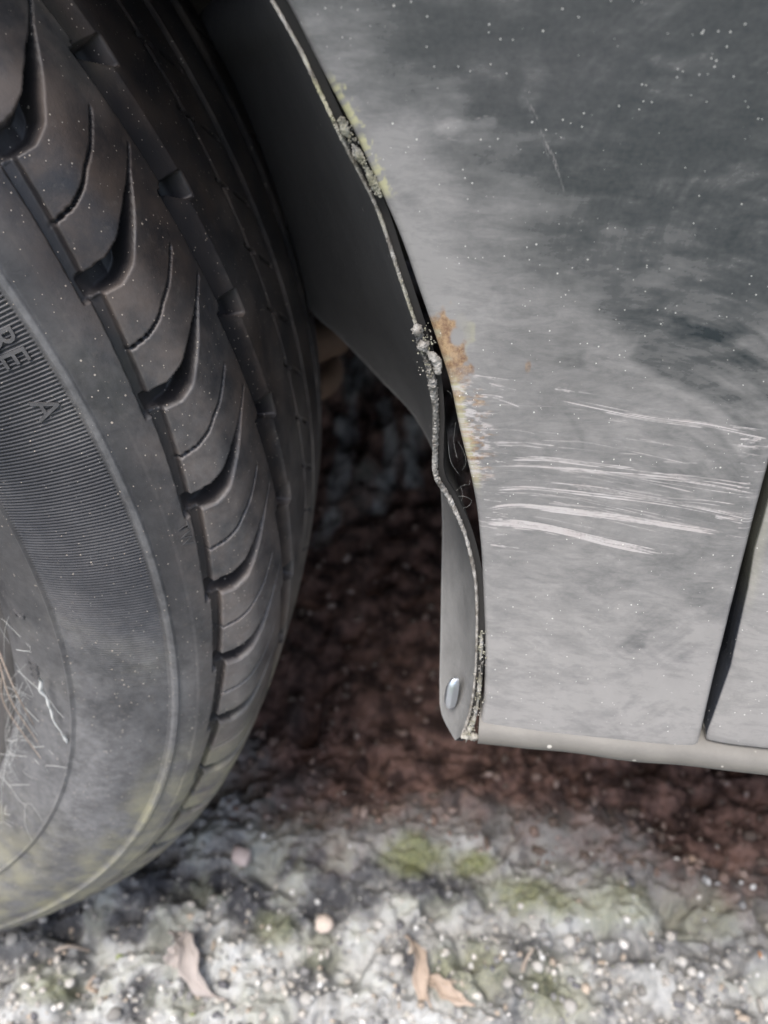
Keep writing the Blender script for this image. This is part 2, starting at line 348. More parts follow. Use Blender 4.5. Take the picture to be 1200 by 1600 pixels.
def tread_depth(phi, l):          # phi in deg, l in mm -> groove depth in mm
    d = np.zeros(np.broadcast(phi, l).shape)
    fb = (phi-12.2) % PIT_
    lL = -84.5+1.5*fb/PIT_
    d = np.maximum(d, 2.9*sstep(lL-.25, lL+.25, l)*sstep(lL+2.45, lL+2.0, l))
    xs = [-83.5, -81, -78, -74.5, -72, -67, -64, -60, -54.5]
    dc = np.interp(l, xs, [.5, .53, .65, 1.2, 1.85, 2.85, 3.4, 4.15, 5.05]); ww = np.interp(l, xs, [1.5, 1.5, 1.45, 1.4, 1.25, .9, .5, .14, .11])
    sc = np.interp(l, [-82, -78, -75, -72.4, -68, -60.3], [3.75, 4.05, 4.55, 5.15, 5.75, 7.1])
    mkS = sstep(-84, -83, l)*sstep(-54.3, -55, l); mkP = sstep(-82.6, -82, l)*sstep(-60, -60.8, l)
    dep = np.interp(l, xs, [2.9, 5.5, 8, 8.5, 8.5, 8, 6, 4, 3])
    for k in (0, 1):
        f = fb+k*PIT_
        pp = (f-dc)/ww+.5; d = np.maximum(d, dep*sstep(-.02, .40, pp)*sstep(.5+.04/np.maximum(ww, .1)+.5, .5-.04/np.maximum(ww, .1)+.5, pp)*mkS); d = np.maximum(d, 3.2*box_(f-sc, .13, .035)*mkP)
    f2 = (phi-14.8) % PIT_; t2 = f2/PIT_
    L2 = -50.6-3.2*t2; R2 = -38.8-3.0*t2
    d = np.maximum(d, 4.6*sstep(L2-.5, L2+.5, l)*np.clip((R2-l)/(R2-L2), 0, 1)**.8)
    g = (phi-13.55) % PIT_                                        # notch at each tooth
    d = np.maximum(d, 8.5*(g < 1.45)*sstep(-40.2-11.8*np.clip(g/1.35, 0, 1)-.4, -40.2-11.8*np.clip(g/1.35, 0, 1)+.4, l)*sstep(-37.4, -38.4, l))
    d = np.maximum(d, 1.6*box_(l+15.5, 1.0, .3))
    f4 = (phi-8.18+2.4*(l+17.8)/17.) % 4.03
    d = np.maximum(d, 2.6*box_(np.minimum(f4, 4.03-f4), .20, .05)*sstep(-18.5, -17.8, l)*sstep(.5, 0, l)*(1-box_(l+10., 3.5, .4)))
    d = np.maximum(d, 5.5*box_(l-4.5, 4.5, .4)); d = np.maximum(d, 6.5*box_(l-33, 8., .4))
    fm = (phi-9) % PIT_; lm = np.maximum(l, 0)                    # inner shoulder slots
    d = np.maximum(d, 5*box_(fm-np.interp(lm, [40, 60, 72, 85], [5, 3.2, 1.6, 1.2]), np.interp(lm, [40, 60, 85], [.1, .4, .9]), .05)*(l > 42))
    return d
def side_relief(phi, r, s):       # raised (+) relief on the side wall in mm
    h = .55*box_((r-.2268)*1000, .9, .3) + .95*box_((r-.2608)*1000, 2.0, .5) + .25*sstep(.2672, .2676, r)
    band = sstep(.2276, .2282, r)*sstep(.2592, .2584, r)
    fade = .25+.75*sstep(-9, 3, phi)
    h = h+band*fade*.5*np.cos(phi/.235*2*np.pi)-.4*band
    return h
def build_tyre(parent):
    parts = []; A = {'brown': [], 'dust_shade': [], 'algae': []}
    def add(phis, ss, closed=False):
        Pp, Ss = np.meshgrid(phis, ss); l = np.interp(Ss, ps, PD[:, 0])*1000; r = np.interp(Ss, ps, PD[:, 1])
        outer = Ss < ps[half]
        Pw = (Pp+180) % 360-180; Pm = np.where(Pw < -90, -180-Pw, np.where(Pw > 90, 180-Pw, Pw))      # height angle, same on both halves of the wheel
        dep = tread_depth(Pp, l)*((r > .2695))
        hh = -dep + np.where(outer & (r < .2705), side_relief(Pp, r, Ss), np.where(outer, .25*sstep(.2725, .2705, r), 0))
        hh = hh+.35*box_(Pp-12.45, .05, .03)*(r > .2645)*(r < .2715)*outer
        V = tyreP(np.radians(Pp), Ss, hh/1000)
        nz = fbm(V[..., 0]*30, V[..., 1]*30, V[..., 2]*30, 3, 61)
        tr = sstep(.262, .276, r)
        A['brown'].append(np.clip(tr*(.50+.50*sstep(22, -6, Pm))+.3*nz, 0, 1).ravel()*(1-.8*np.clip(dep/2.5, 0, 1)).ravel())  # brown grime thinned in the grooves, also painting their shade
        A['dust_shade'].append(np.clip((.05+.16*(1-tr)+.72*sstep(4, -22, Pm)*(1-tr) + tr*.62*sstep(26, -6, Pm)*(1-.7*np.clip(dep/3, 0, 1)) + .45*nz + .55*outer*box_((r-.2608)*1000, 2.4, .6)), 0, 1).ravel()*(1-.92*np.clip(dep/2., 0, 1)).ravel())  # film fades upward and in grooves, also painting the shade of the arch
        A['algae'].append(np.clip(1.3*sstep(-8, -30, Pm)*sstep(.244, .262, r)*sstep(.05, .04, np.abs(0*Pp))*1.1 + sstep(-24, -44, Pm)*.8 + .35*nz - .1, 0, 1).ravel())
        parts.append((V.reshape(-1, 3), gridF(*Pp.shape)))
    sB = s_of_r(.2640); s0 = .0
    srow = axis([(0, s_of_r(.2255), .0016), (s_of_r(.2255), s_of_r(.2290), .0003), (s_of_r(.2290), s_of_r(.2582), .0016), (s_of_r(.2582), sB, .00028)])
    trow = axis([(sB, s_of_l(-.050), .00035), (s_of_l(-.050), s_of_l(-.036), .0004), (s_of_l(-.036), s_of_l(.012), .0006), (s_of_l(.012), s_of_l(.08), .0012), (s_of_l(.08), ps[-1], .003)])
    add(np.arange(-76, 35, .235/4), srow); add(np.arange(-76, 35.001, .1), trow)
    e1, e2 = np.arange(-76, 35, .235/4)[-1], np.arange(-76, 35.001, .1)[-1]
    add(np.linspace(e1, 284, 400), srow[::2] if len(srow) % 2 else np.append(srow[::2], srow[-1])); add(np.linspace(e2, 284, 500), np.append(trow[:-1:2], trow[-1]))
    V, F = join(parts)
    return mesh_np('tyre', V, F, RUBBER, parent, attrs={k: np.concatenate(a) for k, a in A.items()})
def lettering(txt, phi0, s0, size, parent, h=.0005, name='raised_lettering', mat=None):
    cu = bpy.data.curves.new('txt', 'FONT'); cu.body = txt; cu.size = 1.; cu.extrude = .5; cu.align_x = 'CENTER'; cu.align_y = 'CENTER'; cu.resolution_u = 3
    ob = bpy.data.objects.new('txt', cu); COL.objects.link(ob); bpy.context.view_layer.update()
    me = ob.evaluated_get(bpy.context.evaluated_depsgraph_get()).to_mesh()
    V = np.array([v.co[:] for v in me.vertices]); polys = [list(p.vertices) for p in me.polygons]
    bpy.data.objects.remove(ob); bpy.data.curves.remove(cu)
    s = s0+V[:, 1]*size; r = np.interp(s0, ps, PD[:, 1]); ph = np.radians(phi0)-V[:, 0]*size*.95/r
    P = tyreP(ph, s, np.where(V[:, 2] > 0, h, -.0006))
    tri = [[p[0], p[i], p[i+1]] for p in polys for i in range(1, len(p)-1)]
    n = len(P)
    return mesh_np(name, P, np.array(tri), mat or RUBBER, parent, smooth=False, attrs={'brown': np.full(n, .1), 'dust_shade': np.full(n, .45), 'algae': np.zeros(n)})

car = empty('car', (0.3, .15, 0)); tag(car, 'dusty dark grey car with scratched, rusting front wing beside its worn tyre', 'car')
car_inv = Matrix.Translation((-.3, -.15, 0))
def own(o):            # parts are built in world coordinates under the car
    o.matrix_parent_inverse = car_inv if o.parent == car else Matrix.Identity(4); return o
# rim: lathe + five broad spokes, parent of the tyre
def lathe(pts, n=96):
    pts = np.array(pts); an = np.linspace(0, 2*np.pi, n, endpoint=False)
    V = WC+pts[:, 0][:, None, None]*AX+pts[:, 1][:, None, None]*(np.cos(an)[None, :, None]*TX+np.sin(an)[None, :, None]*np.array([0, 0, 1]))
    return V.reshape(-1, 3), gridF(len(pts), n, wrap=True)
rp = [lathe([(-.074, .193), (-.079, .1965), (-.0815, .2005), (-.0805, .2035), (-.0765, .2025), (-.073, .197), (-.071, .192), (-.060, .186), (.03, .182), (.07, .192), (.078, .2)]),
      lathe([(-.045, .0), (-.050, .03), (-.047, .055), (-.035, .062), (.02, .062)])]
for k in range(5):
    a0 = math.radians(20+72*k); V = []
    for (r, wd, l) in [(.045, .030, -.046), (.09, .026, -.048), (.14, .030, -.053), (.188, .042, -.062)]:
        for (sx, dl) in ((-1, .006), (-.7, -.004), (.7, -.004), (1, .006), (.8, .022), (-.8, .022)):
            c = r*np.array([math.cos(a0), math.sin(a0)])+sx*wd*np.array([-math.sin(a0), math.cos(a0)])
            V.append(WC+(l+dl)*AX+c[0]*TX+c[1]*np.array([0, 0, 1]))
    rp.append((np.array(V), gridF(4, 6, wrap=True)))
V, F = join(rp)
wheel = own(mesh_np('wheel', V, F, ALLOY, car))
tyre = build_tyre(wheel)
sA = s_of_r(.2268)
lettering('RE', 18.8, s_of_r(.2532), .0092, wheel); lettering('A', 15.0, s_of_r(.2532), .0092, wheel)
lettering('TW', 4.3, s_of_r(.2702), .0052, wheel, .00045)
lettering('2', -2.6, s_of_r(.2135), .0065, wheel); lettering('000', -9.5, s_of_r(.2135), .0062, wheel)
for o in wheel.children: own(o)

# ------------------------------------------------------------------ front wing
FE = [(448, 0), (497, 100), (545, 190), (575, 255), (600, 310), (628, 375), (650, 440), (668, 490), (688, 550), (704, 600), (713, 650), (724, 700), (735, 745), (745, 800), (752, 870), (756, 950), (758, 1000), (757.5, 1050), (756, 1100), (749, 1140)]
fe = np.array([on_body(*p) for p in FE])[::-1]
ARX, ARZ, ARR = -.3517, .2566, .3591
zc = np.linspace(.46, .6155, 40); xc = ARX+np.sqrt(np.maximum(ARR**2-(zc-ARZ)**2, 0)); sh = np.interp(zc, [.44, .50], [.002, 0])
edge_z = np.concatenate([fe[:, 2], zc]); edge_x = np.concatenate([fe[:, 0], xc+sh])
def xe(z): return np.interp(z, edge_z, edge_x)
XD = .0692
ZBOT = .2602
zr = axis([(ZBOT, .292, .00036), (.292, .382, .00018), (.382, .445, .00036), (.445, .50, .0015), (.50, .6155, .006)])
# smooth the traced edge a little
xl = xe(zr); zu = np.linspace(ZBOT, .5, 700); k = np.ones(25)/25; xs_ = np.convolve(np.pad(xe(zu), 12, mode='edge'), k, 'valid'); xl = np.where(zr < .49, np.interp(zr, zu, xs_), xl)
nc = 350; uu = np.linspace(0, 1, nc)
r0 = .0016
left = xl+r0; right = np.full_like(zr, XD-.0022)
FX = left[:, None]+(right-left)[:, None]*uu[None]; FZ = np.repeat(zr[:, None], nc, 1)
# slight round at the lower rear corner
FZ = FZ+.0022*np.maximum((FX-(XD-.010))/.010, 0)**2*sstep(.272, .262, FZ)
def wing_y(X, Z):
    d = X-xe(Z)
    y = bodyY(Z) + .0006*fbm(X*25, Z*25, 0, 2, 71)
    y = y + .0011*np.exp(-np.maximum(XD-X, 0)/.006)          # rolls in towards the shut line
    y = y + .0010*np.exp(-np.maximum(Z-ZBOT, 0)/.004)
    dp = np.array([.012, .335]); y = y+.0008*np.exp(-((X-dp[0])**2+((Z-dp[1])/1.6)**2)/.018**2)
    return y
FY = wing_y(FX, FZ)
# wear masks painted along real positions on the panel
def P2(px, py): p = on_body(px, py); return np.array([p[0], p[2]])
PX = .000172
SCR = np.zeros_like(FX); RUST = np.zeros_like(FX); ALG = np.zeros_like(FX); SMEAR = np.zeros_like(FX)
gr = fbm(FX*130, FZ*3000, 0, 4, 81, .65); gr2 = fbm(FX*1500, FZ*1500, 0, 2, 83)
def scratch(pts, wpx, st=1., rag=.32, taper=.12):
    global SCR
    P = catmull([P2(*p) for p in pts], max(6, 4*len(pts)))
    T = P[-1]-P[0]; nn = np.array([-T[1], T[0]])/np.linalg.norm(T); nl = 1 if wpx < 2.6 else int(2+wpx*.55)
    for k in range(nl):
        o = 0 if nl == 1 else (k/(nl-1)-.5)*wpx*.95+random.gauss(0, .5); fan = random.gauss(0, .5)
        a = 0 if k == nl//2 else random.uniform(0, .35); b = 1 if k == nl//2 else random.uniform(.6, 1); m = len(P); q = P[int(a*(m-1)):max(int(a*(m-1))+3, int(b*(m-1))+1)]
        q = q+nn*PX*(o+fan*np.linspace(0, 1, len(q))[:, None]*2)
        lo, hi = q.min(0)-.002, q.max(0)+.002; r1, r2 = np.searchsorted(zr, [lo[1], hi[1]])
        if r2 <= r1: continue
        sl_ = slice(r1, r2); d, t = seg_dist(FX[sl_], FZ[sl_], q)
        wv = PX*.5*(wpx if nl == 1 else max(1.3, wpx*random.uniform(.2, .42)))*np.clip(np.minimum(t/taper, (1-t)/taper)+.25, 0, 1)*(1+.35*np.sin(t*9+k*3))
        wf = np.maximum(wv, .00019); line = (wv/wf)**.8*sstep(wf*1.5, wf*.3, d)*np.clip(.95+rag*(1.6*fbm(t*np.linalg.norm(q[-1]-q[0])*420+k*9.7+len(pts), d*2500, 0, 3, int(wpx*7))-.2)+.35*rag*gr2[sl_], 0, 1)
        SCR[sl_] = np.maximum(SCR[sl_], min(1, 1.25*st*random.uniform(.55, 1.05) if k != nl//2 else 1.25*st)*line)
def z3(l): return [(700+x/2.4, 500+y/2.4) for x, y in l]
scratch(z3([(420, 300), (560, 330), (760, 368), (960, 395), (1120, 430), (1200, 450)]), 7, .75); scratch(z3([(1050, 395), (1200, 418)]), 3, .7)
scratch(z3([(400, 255), (480, 268)]), 3, .7); scratch(z3([(480, 268), (700, 300)]), 2, .35)
scratch(z3([(160, 462), (280, 463), (400, 474)]), 6, .6); scratch(z3([(400, 478), (560, 492), (720, 505)]), 2, .4)
scratch(z3([(240, 520), (380, 525), (560, 545), (720, 565)]), 6, .75); scratch(z3([(700, 568), (860, 585), (1000, 600), (1140, 625)]), 5, .85)
scratch(z3([(160, 555), (400, 560), (620, 580), (860, 600), (1040, 632), (1150, 660)]), 5, .85); scratch(z3([(700, 590), (1000, 640), (1150, 664)]), 3, .6)
scratch(z3([(360, 615), (560, 630), (760, 665), (960, 680), (1080, 700)]), 4, .6); scratch(z3([(480, 625), (720, 655), (860, 680)]), 9, .4, .9)
scratch(z3([(170, 640), (300, 635), (500, 652), (760, 680), (960, 715), (1150, 762)]), 5, .95); scratch(z3([(760, 668), (1000, 712), (1150, 745)]), 3, .7); scratch(z3([(1000, 735), (1150, 768)]), 5, .7)
scratch(z3([(390, 685), (500, 705), (640, 730)]), 2, .5)
scratch(z3([(145, 718), (260, 705), (420, 718), (620, 740), (860, 775), (1030, 803)]), 8, 1.); scratch(z3([(580, 742), (780, 755), (900, 780)]), 3, .6); scratch(z3([(1030, 805), (1130, 830)]), 3, .5)
scratch(z3([(150, 765), (260, 772), (420, 795), (600, 835), (800, 876)]), 10, 1., .35); scratch(z3([(150, 780), (330, 792), (520, 825)]), 4, .8); scratch(z3([(700, 862), (850, 880)]), 4, .6)
scratch(z3([(155, 852), (270, 864)]), 4, .7); scratch(z3([(165, 812), (230, 818)]), 3, .5)
scratch(z3([(90, 205), (160, 212), (235, 224)]), 3, .8); scratch(z3([(150, 235), (260, 262)]), 4, .7); scratch(z3([(110, 285), (180, 292), (270, 326)]), 7, .65, .8)
scratch(z3([(100, 350), (190, 353)]), 3, .7); scratch(z3([(130, 410), (250, 412), (330, 430)]), 4, .45); scratch(z3([(660, 440), (760, 455), (880, 470)]), 3, .5)
scratch(z3([(590, 372), (680, 378)]), 3, .5); scratch(z3([(1050, 465), (1190, 488)]), 3, .7); scratch(z3([(800, 530), (940, 538)]), 2, .4); scratch(z3([(600, 500), (720, 506)]), 4, .3)
scratch(z3([(1100, 500), (1190, 515)]), 3, .5); scratch(z3([(190, 95), (290, 104)]), 6, .22, .9); scratch(z3([(590, 140), (650, 155)]), 4, .35)
for i in range(70):         # frayed short ticks where the scratches run off the rear edge and start at the front edge
    y = random.uniform(430, 860); e = random.random() < .5
    x0 = random.uniform(1085, 1150) if e else random.uniform(125, 190)*1.0
    ln = random.uniform(20, 70); scratch(z3([(x0, y), (x0+ln, y+ln*.13)]), random.uniform(1.2, 3), random.uniform(.3, .7))
for i in range(26):          # more lines of the same fan, starting at the worn edge
    y = random.uniform(440, 830); x0 = random.uniform(140, 420); ln = random.uniform(300, 720)
    scratch(z3([(x0, y), (x0+ln*.33, y+ln*.015), (x0+ln*.66, y+ln*.075), (x0+ln, y+ln*.15)]), random.uniform(1.6, 3.2), random.uniform(.22, .5), .3)
for i in range(45):          # faint hairlines fanning back from the damaged edge
    y = random.uniform(300, 880); x0 = random.uniform(130, 900); ln = random.uniform(80, 420); k_ = np.interp(x0, [130, 1100], [.06, .19])
    scratch(z3([(x0, y), (x0+ln*.5, y+ln*.5*k_), (min(x0+ln, 1190), y+ln*(k_*1.15))]), 1.3, random.uniform(.15, .42), .7)
for (a, b, st) in [((820, 150), (885, 310), .5), ((850, 215), (888, 320), .35), ((690, 195), (780, 180), .5), ((680, 218), (740, 216), .4), ((700, 120), (760, 95), .25), ((1000, 640), (1060, 700), .2)]:
    scratch([a, ((a[0]+b[0])/2+3, (a[1]+b[1])/2), b], 3, st, .7)
# rust blister and the stained, worn edge below it
dE = FX-xe(FZ)                     # distance from arch edge
def blob(px, py, rx, ry, rag=.5):
    p = P2(px, py); return sstep(1.3, .45, np.hypot((FX-p[0])/(rx*PX), (FZ-p[1])/(ry*PX))+rag*(fbm(FX*380, FZ*380, 0, 3, 91)))
RUST = np.maximum.reduce([blob(700, 528, 17, 36, .8), .9*blob(708, 552, 18, 24, .8), .7*blob(716, 582, 20, 16, .9), .5*blob(690, 508, 14, 10, .8), .62*blob(825, 573, 5, 10, .3)])
hole = blob(714, 525, 9, 13, .25); RUST = RUST*(1-hole); 
ALG = np.maximum(ALG, .8*(blob(708, 525, 24, 38)-blob(706, 525, 20, 33)).clip(0, 1))
ez = lambda py: on_body(745, py)[2]
wear = sstep(ez(800), ez(730), FZ)*sstep(ez(560), ez(600), FZ)
wid = np.interp(FZ, [ez(800), ez(720), ez(650), ez(590)], [.0035, .0068, .0085, .0065])
streaks = fbm(FX*160, FZ*1300, 0, 3, 95)
wearm = wear*sstep(wid*1.25, wid*.6, dE+.004*streaks)
SCR = np.maximum(SCR, wearm*np.clip(.36+1.1*fbm(FX*420, FZ*1400, 0, 4, 97, .65), 0, .75))
RUST = np.maximum(RUST, wearm*np.clip(.36+1.2*fbm(FX*330, FZ*700, 0, 4, 99, .65), 0, .7))
ALG = np.maximum(ALG, wear*sstep(.0042, .0012, dE+.0012*streaks)*.75)
ALG = np.maximum(ALG, sstep(ez(620), ez(560), FZ)*sstep(ez(495), ez(505), FZ)*sstep(.0035, .001, dE)*.7)
topA = sstep(ez(330), ez(290), FZ)*sstep(ez(90), ez(150), FZ)
ALG = np.maximum(ALG, topA*sstep(.0034, .0008, dE+.002*gr2)*.8)
ALG = np.maximum(ALG, sstep(ez(1000), ez(1060), FZ)*sstep(.0016, .0, dE+.001*gr2)*.45)
ALG = np.maximum(ALG, sstep(.0022, .0002, FZ-ZBOT+.0012*gr2)*.30)
# film thick low down, wiped in arcs; thinned upper rear paints a dark reflection
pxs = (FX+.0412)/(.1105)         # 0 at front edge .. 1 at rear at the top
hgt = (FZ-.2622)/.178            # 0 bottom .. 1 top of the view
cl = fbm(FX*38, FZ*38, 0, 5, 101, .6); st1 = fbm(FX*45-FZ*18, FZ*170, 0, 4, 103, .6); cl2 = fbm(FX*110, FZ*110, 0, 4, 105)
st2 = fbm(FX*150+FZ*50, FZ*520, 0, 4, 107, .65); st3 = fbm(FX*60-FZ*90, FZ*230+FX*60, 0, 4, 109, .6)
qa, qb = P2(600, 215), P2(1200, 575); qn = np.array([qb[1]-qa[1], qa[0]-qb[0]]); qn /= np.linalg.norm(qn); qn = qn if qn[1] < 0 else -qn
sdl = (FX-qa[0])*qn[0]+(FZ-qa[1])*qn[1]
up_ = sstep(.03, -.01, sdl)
DUST_SHADE = .12+.56*sstep(-.020, .018, sdl+.010*cl+.006*st1) + .16*sstep(.02, .09, sdl) + .07*cl2 + (.05+.10*up_)*st1 + (.03+.11*up_)*st2 + .07*st3 + .05*cl
def arcs(pc, k1, k2, seed):
    c0 = P2(*pc); th = np.arctan2(FZ-c0[1], FX-c0[0]); rr_ = np.hypot(FX-c0[0], FZ-c0[1])+.0015*cl
    return fbm(th*k1, rr_*k2, 0, 4, seed, .65)
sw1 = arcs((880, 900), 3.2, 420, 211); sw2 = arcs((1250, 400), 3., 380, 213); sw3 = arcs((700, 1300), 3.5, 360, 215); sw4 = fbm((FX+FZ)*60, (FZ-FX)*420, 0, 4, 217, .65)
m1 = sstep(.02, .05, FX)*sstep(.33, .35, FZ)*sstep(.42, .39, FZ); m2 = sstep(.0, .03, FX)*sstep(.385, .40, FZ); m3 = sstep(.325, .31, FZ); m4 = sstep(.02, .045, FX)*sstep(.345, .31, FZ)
DUST_SHADE = DUST_SHADE+.30*sw1*m1+.20*sw2*m2+.09*sw3*m3+.20*sw4*m4*sstep(-.2, .4, cl)+.07*sw3
DUST_SHADE = DUST_SHADE+.36*sstep(.024, .004, dE+.007*cl+.004*st1)*sstep(.45, .7, hgt)  # paler band paints the sky reflection along the upper arch edge
DUST_SHADE = DUST_SHADE+.10*sstep(.35, .0, hgt)  # extra dirt low down, also painting the bright ground's reflection
for (pts, wd, st) in [([(1010, 560), (1100, 600), (1170, 660)], 30, .55), ([(880, 560), (1020, 590), (1120, 640), (1180, 700)], 14, .35), ([(960, 470), (1080, 540), (1190, 570)], 46, .5),
                      ([(880, 640), (910, 690), (905, 740)], 12, .3), ([(980, 660), (1010, 700), (1030, 740)], 12, .3), ([(985, 1015), (1005, 990)], 14, .4),
                      ([(900, 920), (1000, 900), (1100, 860)], 30, .25), ([(1000, 985), (1080, 940), (1140, 880)], 22, .25)]:
    d, t = seg_dist(FX, FZ, catmull([P2(*p) for p in pts], 14)); SMEAR = np.maximum(SMEAR, st*sstep(wd*PX*.9, wd*PX*.15, d+.0025*cl2+.002*st1))
for (pts, wd, st) in [([(815, 70), (830, 110), (822, 150)], 16, .13), ([(740, 110), (780, 120)], 20, .22), ([(1030, 100), (1060, 110)], 20, .12), ([(690, 200), (770, 190)], 12, .3), ([(700, 150), (620, 230), (700, 300)], 40, .2),
                      ([(1030, 1075), (1100, 1080), (1110, 1000)], 40, .25), ([(900, 1090), (960, 1090)], 26, .2), ([(930, 560), (1080, 620), (1160, 690)], 16, .22)]:
    d, t = seg_dist(FX, FZ, catmull([P2(*p) for p in pts], 10)); DUST_SHADE = DUST_SHADE+st*sstep(wd*PX, wd*PX*.2, d+.003*cl2)
DUST_SHADE = np.where(DUST_SHADE < .22, .22-.10*(1-np.exp(-(.22-DUST_SHADE)/.10)), DUST_SHADE); DUST_SHADE = np.clip(DUST_SHADE, .04, 1.05)
nr = len(zr)
V0 = np.stack([FX, FY, FZ], -1)
at = {'dust_shade': DUST_SHADE, 'scratch': SCR, 'rust': RUST, 'algae': ALG, 'smear': SMEAR}
# boundary loop (front edge down, along the bottom, up the rear edge) rolled over into a hem
ii = [(i, 0) for i in range(nr-1, -1, -1)]+[(0, j) for j in range(1, nc)]+[(i, nc-1) for i in range(1, nr)]
ii = np.array(ii); B = V0[ii[:, 0], ii[:, 1]]
T = np.gradient(B[:, [0, 2]], axis=0); T /= np.linalg.norm(T, axis=1)[:, None]+1e-12
for _ in range(6): T = (np.roll(T, 1, 0)+T*2+np.roll(T, -1, 0)); T[0], T[-1] = T[1], T[-2]; T /= np.linalg.norm(T, axis=1)[:, None]
N = np.stack([T[:, 1], -T[:, 0]], 1)             # points out of the panel
if N[nr//2, 0] > 0: N = -N
rad = np.concatenate([np.full(nr, r0), np.linspace(r0, .0022, nc-1), np.full(nr-1, .0022)])
rings = []
for a in (18, 36, 54, 72, 90):
    a = math.radians(a); R_ = B.copy(); R_[:, 0] += N[:, 0]*rad*math.sin(a); R_[:, 2] += N[:, 1]*rad*math.sin(a); R_[:, 1] += rad*(1-math.cos(a)); rings.append(R_)
R_ = rings[-1].copy(); R_[:, 1] += .010; rings.append(R_)
nb = len(B); base = nr*nc
Vr = np.concatenate(rings); FF = [gridF(nr, nc)]
first = np.stack([ii[:-1, 0]*nc+ii[:-1, 1], ii[1:, 0]*nc+ii[1:, 1], base+np.arange(1, nb), base+np.arange(nb-1)], 1); FF.append(first[:, ::-1]); FF.append(gridF(len(rings), nb, base)[:, ::-1])
atv = {k: np.concatenate([a.ravel(), np.tile(a[ii[:, 0], ii[:, 1]], len(rings))*(np.repeat([1, 1, 1, 1, .6, .3], nb) if k != 'dust_shade' else 1)]) for k, a in at.items()}
# upper and front remainder of the wing (coarse, above and ahead of the view)
zz = np.linspace(.6155, .76, 12); xx = np.linspace(-1.0, XD, 60); X2, Z2 = np.meshgrid(xx, zz); V2 = np.stack([X2, bodyY(Z2), Z2], -1).reshape(-1, 3)
zz3 = np.linspace(ZBOT, .6155, 40); U3 = np.linspace(0, 1, 14); xl3 = ARX-np.sqrt(np.maximum(ARR**2-(zz3-ARZ)**2, 0)); X3 = -1.0+(xl3+1.0)[:, None]*U3[None]; Z3 = np.repeat(zz3[:, None], 14, 1)
V3 = np.stack([X3, bodyY(Z3), Z3], -1).reshape(-1, 3); n0 = len(Vr)+base
FF += [gridF(12, 60, n0), gridF(40, 14, n0+len(V2))]
VV = np.concatenate([V0.reshape(-1, 3), Vr, V2, V3])
for k in atv: atv[k] = np.concatenate([atv[k], np.full(len(V2)+len(V3), .3 if k == 'dust_shade' else 0.)])
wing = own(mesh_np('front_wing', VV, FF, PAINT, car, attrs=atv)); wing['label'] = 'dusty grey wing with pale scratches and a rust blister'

# door with its own rounded front lower edge
GR = [(1200, 822), (1187, 866), (1177, 925), (1164, 981), (1149, 1048), (1129, 1104), (1113, 1150)]
gr_ = np.array([on_body(*p) for p in GR])[::-1]; xdoor = lambda z: np.interp(z, gr_[:, 2], gr_[:, 0])
zr2 = axis([(.2648, .45, .0012), (.45, .75, .01)]); nc2 = 60; u2 = np.concatenate([np.linspace(0, .045, 40), np.linspace(.055, 1, 20)])
xd0 = xdoor(zr2)+.0002
X = xd0[:, None]+u2[None]*(.95-xd0[:, None]); Z = np.repeat(zr2[:, None], nc2, 1); Yd = bodyY(Z)+.0008*np.exp(-(Z-.2648)/.004)+.0009*np.exp(-(X-xd0[:, None])/.004)
V0 = np.stack([X, Yd, Z], -1); nr2 = len(zr2)
ii = np.array([(i, 0) for i in range(nr2-1, -1, -1)]+[(0, j) for j in range(1, nc2)]); B = V0[ii[:, 0], ii[:, 1]]
T = np.gradient(B[:, [0, 2]], axis=0); T /= np.linalg.norm(T, axis=1)[:, None]
for _ in range(3): T = np.roll(T, 1, 0)+T*2+np.roll(T, -1, 0); T[0], T[-1] = T[1], T[-2]; T /= np.linalg.norm(T, axis=1)[:, None]
N = np.stack([T[:, 1], -T[:, 0]], 1); N = -N if N[nr2//2, 0] > 0 else N
rings = []
for a in (22, 45, 68, 90):
    a = math.radians(a); R_ = B.copy(); R_[:, 0] += N[:, 0]*.0013*math.sin(a); R_[:, 2] += N[:, 1]*.0013*math.sin(a); R_[:, 1] += .0013*(1-math.cos(a)); rings.append(R_)
R_ = rings[-1].copy(); R_[:, 1] += .012; rings.append(R_); nb = len(B); base = nr2*nc2
first = np.stack([ii[:-1, 0]*nc2+ii[:-1, 1], ii[1:, 0]*nc2+ii[1:, 1], base+np.arange(1, nb), base+np.arange(nb-1)], 1)
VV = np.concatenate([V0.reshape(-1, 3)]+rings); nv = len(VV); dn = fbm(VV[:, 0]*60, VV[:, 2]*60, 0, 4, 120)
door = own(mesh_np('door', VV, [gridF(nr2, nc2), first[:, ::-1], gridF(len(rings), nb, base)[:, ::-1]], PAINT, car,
    attrs={'dust_shade': np.clip(.88-.62*sstep(.36, .47, VV[:, 2]+.03*dn+.02*fbm(VV[:, 0]*22, VV[:, 2]*70, 0, 4, 122))+.2*dn+.1*fbm(VV[:, 0]*30, VV[:, 2]*120, 0, 4, 124), .08, 1)*np.where(np.arange(nv) < base+2*nb, 1, .05), 'scratch': np.zeros(nv), 'rust': np.zeros(nv), 'algae': .25*sstep(.2665, .262, VV[:, 2])+.3*sstep(.004, .0, VV[:, 0]-xdoor(VV[:, 2]))*sstep(.29, .32, VV[:, 2]), 'smear': np.zeros(nv)}))  # film thinned high up and on the gap edge paints reflection and shade

